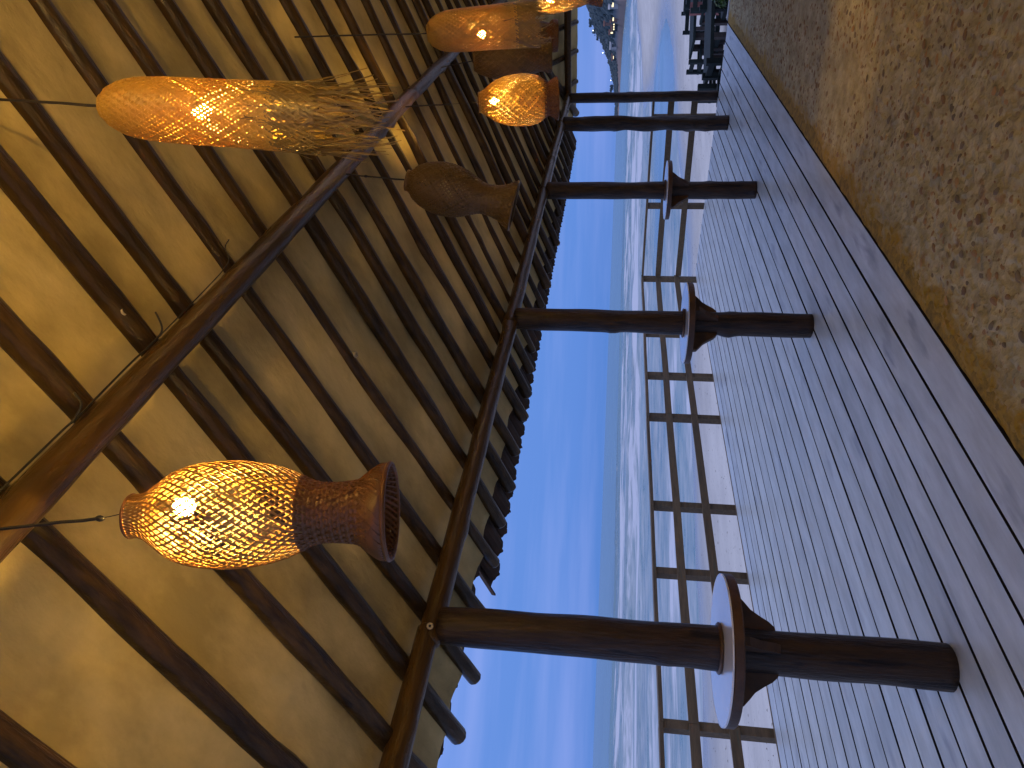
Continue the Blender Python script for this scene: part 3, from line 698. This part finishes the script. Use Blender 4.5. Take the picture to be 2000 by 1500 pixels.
while x < 11.9:
    y = (3.40 if x < 2.9 else 3.585)+q.uniform(-.006, .006)
    o = bpy.data.objects.new('tile', q.choice(tmesh)); COL.objects.link(o); o.parent = roof
    o.location = Vector((x, y, 2.355-SL*(y-PY)+.078))-bx; o.rotation_euler = (-a, q.uniform(-.04, .04), q.uniform(-.03, .03))
    if x > 6.4: o.scale = (1, 1, 1.1)
    # pan tile lying between two covers, hollow side up
    o2 = bpy.data.objects.new('tile', q.choice(pmesh)); COL.objects.link(o2); o2.parent = roof
    o2.location = Vector((x+.09, y-.04, 2.355-SL*(y-.04-PY)+.052))-bx; o2.rotation_euler = (-a, 0, q.uniform(-.03, .03))
    x += .178+q.uniform(-.006, .006)
y = 2.9
while y > -1.3:
    o = bpy.data.objects.new('tile', q.choice(tmesh)); COL.objects.link(o); o.parent = roof
    o.location = Vector((XH+.52+q.uniform(-.02, .02), y, 2.355-SL*.52+.07))-bx; o.rotation_euler = (0, 0, 0)
    o.rotation_euler = Matrix.Rotation(-R(90), 4, 'Z').to_euler(); o.rotation_euler = (-a, 0, -R(90)); y -= .18

# ------------------------------------------------------------ wall of the building behind the viewer
wl = thing('rear_wall', (5, -5.2, 0), 'plaster wall of the building at the back of the paved floor', 'wall')
MB().box((5, -5.3, 1.05), (14, .2, 2.2)).build('wall_face', M_plaster, wl)

# ------------------------------------------------------------ lanterns
def prof_fn(pts):
    T = [p_[0] for p_ in pts]; Rr = [p_[1] for p_ in pts]
    from bisect import bisect
    def f(t_):
        t_ = min(max(t_, 0), 1); i = min(max(bisect(T, t_)-1, 0), len(T)-2)
        u_ = (t_-T[i])/(T[i+1]-T[i])
        p0, p1, p2, p3 = Rr[max(i-1, 0)], Rr[i], Rr[i+1], Rr[min(i+2, len(T)-1)]
        return .5*((2*p1)+(-p0+p2)*u_+(2*p0-5*p1+4*p2-p3)*u_*u_+(-p0+3*p1-3*p2+p3)*u_**3)
    return f
def lattice(c0, c1, rf, t0, t1, n, turns, w, thick, seg, seed, jit=.0, ou=False):
    """strips wound both ways round a body of revolution, over and under each other"""
    q = random.Random(seed); ax = Vector(c1)-Vector(c0); L = ax.length; ax.normalize(); a = ax.orthogonal().normalized(); b_ = ax.cross(a); V = []; F = []
    def P(t_, th, o): r = rf(t_)+o; return Vector(c0)+ax*(L*t_)+(a*math.cos(th)+b_*math.sin(th))*r
    for sgn in (1, -1):
        for i in range(n):
            j1 = q.uniform(-jit, jit); ww = w*q.uniform(.75, 1.2); base = len(V)
            for k in range(seg+1):
                u_ = k/seg; t_ = t0+(t1-t0)*u_; th = 2*math.pi*(i+j1+ (.0 if sgn > 0 else .5))/n+sgn*turns*2*math.pi*u_+ .03*math.sin(u_*9+i)*jit
                dt_ = (t1-t0)/seg*.5
                o = sgn*thick*(.8*math.sin(u_*turns*2*n*math.pi+i*math.pi+.8) if ou else .55)
                tg = (P(t_+dt_, th+sgn*turns*math.pi/seg, 0)-P(t_-dt_, th-sgn*turns*math.pi/seg, 0)).normalized()
                rad = (a*math.cos(th)+b_*math.sin(th)); sd = tg.cross(rad).normalized(); p_ = P(t_, th, o)
                V += [p_+sd*ww/2+rad*thick*.5, p_-sd*ww/2+rad*thick*.5, p_-sd*ww/2-rad*thick*.5, p_+sd*ww/2-rad*thick*.5]
            for k in range(seg):
                for j in range(4): F.append((base+k*4+j, base+k*4+(j+1) % 4, base+(k+1)*4+(j+1) % 4, base+(k+1)*4+j))
    return V, F
def hoop(c0, c1, t_, r, rr, mb, n=44):
    ax = Vector(c1)-Vector(c0); L = ax.length; ax.normalize(); a = ax.orthogonal().normalized(); b_ = ax.cross(a); c = Vector(c0)+ax*L*t_
    P = [c+(a*math.cos(2*math.pi*k/n)+b_*math.sin(2*math.pi*k/n))*(r*(1+.006*math.sin(5*k))) for k in range(n)]
    V = []; F = []
    for k in range(n):
        th = 2*math.pi*k/n; rad = a*math.cos(th)+b_*math.sin(th)
        for j in range(6): V.append(P[k]+(rad*math.cos(j*math.pi/3)+ax*math.sin(j*math.pi/3))*rr)
    for k in range(n):
        for j in range(6): F.append((k*6+j, k*6+(j+1) % 6, ((k+1) % n)*6+(j+1) % 6, ((k+1) % n)*6+j))
    mb.add(V, F)
def sphere(c, r, n=12, m_=8, sz=1.0):
    V = [(c[0], c[1], c[2]+r*sz)]; F = []
    for i in range(1, m_):
        for k in range(n): th = math.pi*i/m_; V.append((c[0]+r*math.sin(th)*math.cos(2*math.pi*k/n), c[1]+r*math.sin(th)*math.sin(2*math.pi*k/n), c[2]+r*sz*math.cos(th)))
    V.append((c[0], c[1], c[2]-r*sz)); l = len(V)-1
    for k in range(n): F.append((0, 1+k, 1+(k+1) % n)); F.append((l, l-n+(k+1) % n, l-n+k))
    for i in range(m_-2):
        for k in range(n): F.append((1+i*n+k, 1+(i+1)*n+k, 1+(i+1)*n+(k+1) % n, 1+i*n+(k+1) % n))
    return V, F
def cord(pts, parent, r=.0035, knot=None):
    mb = MB(); P = []
    for i in range(len(pts)-1):
        a, b_ = Vector(pts[i]), Vector(pts[i+1])
        for k in range(6): P.append(a.lerp(b_, k/6)+Vector((nz2(k, i, 1.3, 2), nz2(k, i, 1.3, 5), 0))*.0025)
    P.append(Vector(pts[-1])); mb.tube(P, r, 6)
    if knot is not None: V, F = sphere(knot, r*1.7, 8, 6, 1.6); mb.add(V, F)
    mb.build('cord', M_wire, parent)
def bulb(parent, c, r, mt):
    V, F = sphere(c, r, 12, 8, 1.15); bo = mk('bulb', V, F, mt, parent)
    MB().tube([(c[0], c[1], c[2]+r*1.1), (c[0], c[1], c[2]+r*1.1+.045)], .013, 10).build('socket', M_wire, bo)

# 1 the big open-weave fish-trap, lit
c0, c1 = (1.104, 1.198, 2.598), (1.188, 1.215, 1.992)
rf = prof_fn([(0, .050), (.05, .054), (.115, .080), (.17, .103), (.24, .117), (.31, .123), (.38, .125), (.46, .122), (.54, .114), (.60, .103), (.65, .090), (.69, .076), (.74, .069), (.82, .070), (.88, .076), (.93, .098), (.97, .112), (1, .110)])
L1 = thing('basket_lantern', c0, 'big lit vase-shaped lantern of open diamond weave, nearest the viewer', 'lantern', 'woven lanterns under the roof')
V, F = lattice(c0, c1, rf, 0, .70, 42, .36, .0044, .0016, 70, 1, .10); mk('woven_body', V, F, M_bamL, L1, smooth=False)
V, F = lattice(c0, c1, rf, .66, .93, 54, .16, .0105, .0022, 60, 2, .2, True); mk('woven_neck', V, F, M_bamN, L1, smooth=False)
V, F = lattice(c0, c1, lambda t_: .058+.052*max(0, (t_-.88)/.12), .88, 1.0, 40, .1, .0055, .0016, 12, 3); mk('inner_funnel', V, F, M_bamN, L1, smooth=False)
V, F = lattice(c0, c1, rf, .90, 1.0, 60, .08, .0085, .002, 12, 4, .2); mk('woven_rim', V, F, M_bamN, L1, smooth=False)
for a_3 in ((0., .050, .004), (.995, .112, .006), (.93, .098, .003)):
    mb = MB(); hoop(c0, c1, *a_3, mb); mb.build('hoop', M_bamN, L1, smooth=True)
bulb(L1, (1.131, 1.185, 2.475), .022, M_bulb)
cord([(1.02, 1.19, 2.93), (1.085, 1.19, 2.66)], L1, .0045, (1.083, 1.19, 2.665)); cord([(1.085, 1.19, 2.66), (1.13, 1.187, 2.545)], L1, .0012)

def tube_lantern(c0, c1, Rb, label, seed, fringe_len, bulbp, n=48, br=.024, mt=M_bulb):
    T = thing('tube_lantern', c0, label, 'lantern', 'woven lanterns under the roof')
    rf = prof_fn([(0, .38*Rb), (.04, .6*Rb), (.12, .82*Rb), (.22, .94*Rb), (.4, 1.0*Rb), (.7, 1.02*Rb), (1, 1.06*Rb)])
    V, F = lattice(c0, c1, rf, 0, 1, n, .55, 2*math.pi*Rb/n*.70, .0014, 150, seed, .12, True); mk('woven_body', V, F, M_bamT, T, smooth=False)
    V, F = lattice(c0, c1, lambda t_: rf(1)*(1+.25*max(0, t_-1)), .97, 1.24, int(n*.7), .14, 2*math.pi*Rb/n*.5, .0014, 16, seed+5, .45); mk('loose_weave', V, F, M_fr, T, smooth=False)
    q = random.Random(seed); mb = MB(); ax = (Vector(c1)-Vector(c0)).normalized(); a = ax.orthogonal().normalized(); b_ = ax.cross(a)
    for i in range(260):
        th = q.uniform(0, 6.283); r = rf(1)*q.uniform(.9, 1.02); rad = a*math.cos(th)+b_*math.sin(th); tn = -a*math.sin(th)+b_*math.cos(th)
        s0 = q.uniform(-.09, .03); p_ = Vector(c1)+rad*r+ax*s0; L_ = fringe_len*q.uniform(.45, 1.12); sw = q.gauss(0, .12); fl = q.uniform(-.2, .05); cv = q.gauss(0, .18)
        P = [p_+ax*(L_*u_)+tn*(L_*(sw*u_+cv*u_*u_*.5))+rad*(L_*fl*u_*u_) for u_ in (0, .25, .5, .75, 1)]
        w = q.uniform(.0012, .0026); V = []; F = []
        for k, p2 in enumerate(P): V += [p2+tn*w, p2-tn*w*.6+rad*w*.5, p2-tn*w*.6-rad*w*.5]
        for k in range(4):
            for j in range(3): F.append((k*3+j, k*3+(j+1) % 3, k*3+3+(j+1) % 3, k*3+3+j))
        mb.add(V, F)
    tag(mb.build('fringe', M_fr, T), kind='stuff')
    mb = MB(); hoop(c0, c1, 0, .38*Rb, .003, mb, 24); mb.build('hoop', M_bamT, T, smooth=True)
    bulb(T, bulbp, br, mt)
    return T
T2 = tube_lantern((2.011, .491, 2.964), (2.052, .536, 2.455), .089, 'long lit tube lantern ending in a loose fibre fringe, left of the log purlin', 11, .30, (2.025, .515, 2.675), 50)
cord([(1.97, .45, 3.37), (2.011, .491, 2.94)], T2, .004)
T3 = tube_lantern((4.285, .684, 2.544), (4.375, .67, 2.06), .108, 'lit tube lantern with a close weave, hanging beyond the end of the near purlin', 12, .16, (4.31, .70, 2.25), 58, .019)
cord([(4.19, .67, 3.27), (4.285, .684, 2.53)], T3, .004, (4.21, .672, 3.05))

def vase(c0, c1, pr, label, seed, n, turns, w, mbody, mneck, tn=.7, bulbp=None, br=.023, neckn=44):
    T = thing('basket_lantern', c0, label, 'lantern', 'woven lanterns under the roof'); rf = prof_fn(pr)
    V, F = lattice(c0, c1, rf, 0, tn, n, turns, w, .0026, 96, seed, .15, True); mk('woven_body', V, F, mbody, T, smooth=False)
    V, F = lattice(c0, c1, rf, tn-.03, 1, neckn, .14, 2*math.pi*rf(.9)/neckn*.92, .0026, 44, seed+1, .2, True); mk('woven_neck', V, F, mneck, T, smooth=False)
    for a_3 in ((0, rf(0), .004), (1, rf(1), .0065), (tn, rf(tn)+.001, .003)):
        mb = MB(); hoop(c0, c1, *a_3, mb); mb.build('hoop', mneck, T, smooth=True)
    if bulbp: bulb(T, bulbp, br, M_bulb)
    else:
        m_ = Vector(c0).lerp(Vector(c1), .22); MB().tube([Vector(c0), m_], .010, 8).build('socket', M_wire, T)
    return T
T4 = vase((5.048, 1.239, 2.425), (5.13, 1.239, 1.902), [(0, .062), (.06, .075), (.18, .118), (.32, .148), (.48, .162), (.64, .163), (.77, .145), (.86, .112), (.90, .104), (.95, .120), (1, .135)],
          'lit egg-shaped lantern with a rimmed foot, hanging in front of the far log posts', 21, 46, .40, .0098, M_bamE, M_bamN, .86, (5.065, 1.238, 2.323), .026)
cord([(4.951, 1.241, 3.0), (5.02, 1.241, 2.62), ], T4, .0045, (5.02, 1.241, 2.62)); cord([(5.02, 1.241, 2.62), (5.065, 1.24, 2.36)], T4, .0013)
T5 = vase((3.667, 1.29, 2.584), (3.661, 1.425, 2.022), [(0, .052), (.04, .058), (.08, .085), (.16, .112), (.28, .132), (.40, .135), (.52, .122), (.62, .098), (.70, .080), (.78, .078), (.88, .090), (.95, .112), (1, .128)],
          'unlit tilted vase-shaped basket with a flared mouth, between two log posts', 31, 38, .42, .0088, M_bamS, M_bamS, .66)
cord([(3.639, 1.242, 2.95), (3.65, 1.262, 2.80), (3.667, 1.29, 2.57)], T5, .0045, (3.65, 1.262, 2.80))
T6 = vase((6.242, 1.205, 2.663), (6.344, 1.198, 2.048), [(0, .08), (.08, .11), (.25, .145), (.5, .158), (.7, .150), (.82, .12), (.88, .115), (1, .13)],
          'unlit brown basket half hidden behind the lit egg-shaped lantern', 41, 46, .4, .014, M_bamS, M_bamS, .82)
cord([(6.172, 1.24, 2.93), (6.242, 1.205, 2.65)], T6, .004)
T7 = vase((5.18, .555, 2.16), (5.234, .575, 1.62), [(0, .07), (.1, .11), (.25, .15), (.4, .165), (.55, .160), (.75, .13), (.85, .115), (1, .13)],
          'lit basket lantern cut by the corner of the photo, beyond the tube lantern', 51, 48, .4, .0105, M_bamE, M_bamN, .85, (5.13, .64, 1.936), .022)
cord([(5.1, .52, 3.3), (5.18, .555, 2.15)], T7, .004)
T8 = vase((6.706, 1.114, 2.47), (6.768, 1.126, 2.026), [(0, .07), (.2, .11), (.5, .125), (.7, .115), (.85, .10), (.93, .125), (1, .12)],
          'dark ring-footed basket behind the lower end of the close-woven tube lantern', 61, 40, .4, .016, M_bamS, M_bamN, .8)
cord([(6.65, 1.11, 2.98), (6.706, 1.114, 2.46)], T8, .004)
# unseen lanterns: one inferred from the ceiling light, two added to light the floor
for (c, sd, lab) in (((1.25, -.35, 3.05), 71, 'lit basket lantern behind the viewer, over the paved floor'), ((4.2, -.85, 2.95), 81, 'added lit basket lantern out of view, farther along the paved floor'), ((8.0, -1.3, 2.9), 91, 'added lit basket lantern out of view, near the far end of the paved floor')):
    T9 = vase(c, (c[0]+.03, c[1], c[2]-.5), [(0, .06), (.15, .11), (.4, .13), (.65, .10), (.75, .06), (.9, .035), (1, .012)], lab, sd, 30, .4, .005, M_bamL, M_bamN, .7, (c[0], c[1], c[2]-.15), 0.041 if sd == 71 else .026)
    cord([(c[0], c[1], 3.6), c], T9, .004)

# ------------------------------------------------------------ wires on the purlin
wr_ = thing('power_cable', (1.5, 1.2, 2.99), 'black cable looping along the top of the near log purlin', 'cable')
def wire(pts, r=.0035):
    P = [Vector(p_) for p_ in pts]; out_ = []
    for i in range(len(P)-1):
        p0, p1, p2, p3 = P[max(i-1, 0)], P[i], P[i+1], P[min(i+2, len(P)-1)]
        for k in range(8):
            u_ = k/8; out_.append(.5*((2*p1)+(p2-p0)*u_+(2*p0-5*p1+4*p2-p3)*u_*u_+(3*p1-p0-3*p2+p3)*u_**3))
    out_.append(P[-1]); MB().tube(out_, r, 6).build('cable_run', M_wire, wr_, smooth=True)
pt = lambda x, dy, dz: (x, 1.235+dy, 2.945+dz)
wire([pt(.2, -.052, .02), pt(.8, -.054, .025), pt(1.35, -.052, .02), pt(1.42, -.056, .012), pt(1.46, -.085, .0), pt(1.485, -.105, .03)])
wire([pt(1.42, -.053, .012), pt(1.7, -.05, .02), pt(1.85, -.053, .012), pt(1.89, -.075, .0), pt(1.92, -.12, .025)])
wire([pt(1.85, -.052, .012), pt(2.2, -.048, .02), pt(2.35, -.06, .012), pt(2.39, -.085, .0), pt(2.42, -.12, .02), pt(2.43, -.15, .0)], .0025)
wire([pt(2.35, -.06, .012), pt(2.37, -.10, .03), pt(2.36, -.13, .04)], .0018)

# ------------------------------------------------------------ dark tables and chairs on the sand
def chair(c, rz, label, sc_=1.0):
    T = thing('garden_chair', c, label, 'chair', 'dark heavy chairs on the sand'); ca, sa = math.cos(rz), math.sin(rz)
    def bx_(name, l, d, mt=M_dark, n=None):
        mb = MB(); mb.box((c[0]+(l[0]*ca-l[1]*sa)*sc_, c[1]+(l[0]*sa+l[1]*ca)*sc_, c[2]+l[2]*sc_), tuple(k_*sc_ for k_ in d), rz, .006); return mb.build(name, mt, T)
    for sx in (-.25, .25):
        bx_('back_post', (-.25, sx, .45), (.09, .09, .9)); bx_('leg', (.22, sx, .30), (.09, .09, .6), M_darkend); bx_('armrest', (-.02, sx, .62), (.56, .10, .05))
    bx_('seat', (0, 0, .42), (.5, .5, .07)); bx_('back_rail', (-.25, 0, .80), (.05, .41, .10)); bx_('back_rail', (-.25, 0, .60), (.05, .41, .08)); bx_('stretcher', (.22, 0, .2), (.05, .41, .07))
def table(c, rz, L, label, H=.78):
    T = thing('garden_table', c, label, 'table', 'dark heavy tables on the sand'); ca, sa = math.cos(rz), math.sin(rz)
    def bx_(name, l, d, mt=M_dark):
        mb = MB(); mb.box((c[0]+l[0]*ca-l[1]*sa, c[1]+l[0]*sa+l[1]*ca, c[2]+l[2]), d, rz, .006); return mb.build(name, mt, T)
    for k in range(5): bx_('plank', (0, -.36+.18*k, H-.03), (L, .168, .06))
    for s_ in (-1, 1):
        bx_('leg', (s_*(L/2-.18), -.26, (H-.06)/2), (.12, .12, H-.06), M_darkend); bx_('leg', (s_*(L/2-.18), .26, (H-.06)/2), (.12, .12, H-.06), M_darkend)
        bx_('crossbar', (s_*(L/2-.18), 0, .18), (.08, .40, .10))
    bx_('stretcher', (0, 0, .18), (L-.48, .07, .09))
def zs(x, y): return float(zsand(np.array([x]), np.array([y]))[0])-.01
RT = R(-52)
def onsand(x, y): return (x, y, zs(x, y))
table(onsand(14.5, 2.3), RT, 1.9, 'nearest dark table, just beyond the far end of the deck')
chair(onsand(14.2, 3.15), R(-52), 'dark chair at the seaward end of the nearest table')
chair(onsand(13.0, 2.95), R(128), 'single dark chair peeping over the deck end, closest to the log posts')
chair(onsand(15.3, 2.05), R(38), 'dark chair on the far side of the nearest table, beside the leafy plant')
table(onsand(19.6, 2.7), RT, 2.1, 'second dark table, behind the nearest one')
chair(onsand(18.6, 2.55), R(38), 'dark chair between the first and second tables')
chair(onsand(19.3, 3.75), R(-52), 'dark chair at the seaward end of the second table')
chair(onsand(20.6, 2.5), R(218), 'dark chair on the far side of the second table')
chair(onsand(21.6, 3.3), R(200), 'dark chair standing apart behind the second table, back to the sea')
chair(onsand(23.4, 3.1), R(200), 'farthest dark chair on the sand, nearest the lagoon')
table(onsand(22.6, 2.3), RT, 1.9, 'third dark table, farthest up the beach')
# a towel left over a chair
V = []; F = []
cz = zs(18.6, 2.55)
for i in range(5):
    for j in range(4): V.append((18.42+.03*math.sin(i), 2.45+.09*j, cz+.88-.13*i*(.9+.1*j)+(.02 if i == 0 else 0)))
for i in range(4):
    for j in range(3): F.append((i*4+j, i*4+j+1, (i+1)*4+j+1, (i+1)*4+j))
V += [(v[0]-.02, v[1], v[2]) for v in V]; F += [tuple(k+20 for k in f)[::-1] for f in F]
tag(mk('towel', V, F, mat('pink_towel', (.4, .17, .16), .9), None, (0, 0, 0)), 'pinkish towel hanging over a dark chair back', 'towel')

# ------------------------------------------------------------ leafy plant beside the kerb
pl_ = thing('leafy_plant', (12.12, 1.50, -.1), 'bright green broad-leaved plant at the end of the paved floor', 'plant')
M_leaf = mat('leaf', (.07, .16, .012), .45, c2=(.04, .10, .008), scale=9)
q = random.Random(77); mb = MB(); st = MB(); C0 = Vector((12.12, 1.48, .08))
for i in range(240):
    d = Vector((q.gauss(0, 1), q.gauss(0, 1), q.gauss(0, .8))).normalized(); rr = q.uniform(.45, 1)**.5*.22
    p_ = C0+Vector((d.x*rr, d.y*rr, abs(d.z)*rr*1.0-.07)); n_ = (d+Vector((0, 0, .5))).normalized(); a_1 = n_.orthogonal().normalized(); a_1.rotate(Matrix.Rotation(q.uniform(0, 6.3), 3, n_)); b_1 = n_.cross(a_1); s_ = q.uniform(.025, .05)
    mb.add([p_-a_1*s_, p_+b_1*s_*.5-a_1*s_*.2+n_*.004, p_+b_1*s_*.42+a_1*s_*.5, p_+a_1*s_*1.1-n_*.012, p_-b_1*s_*.42+a_1*s_*.5, p_-b_1*s_*.5-a_1*s_*.2+n_*.004, p_+n_*-.006], [(0, 1, 6), (1, 2, 6), (2, 3, 6), (3, 4, 6), (4, 5, 6), (5, 0, 6)])
    if i % 8 == 0: st.tube([(12.12, 1.50, -.25), p_], .004, 5)
mb.build('foliage', M_leaf, pl_); st.build('stem', M_leaf, pl_)
MB().box((12.12, 1.5, -.45), (.34, .34, .5), .1, .01).build('planter', M_darkend, pl_)
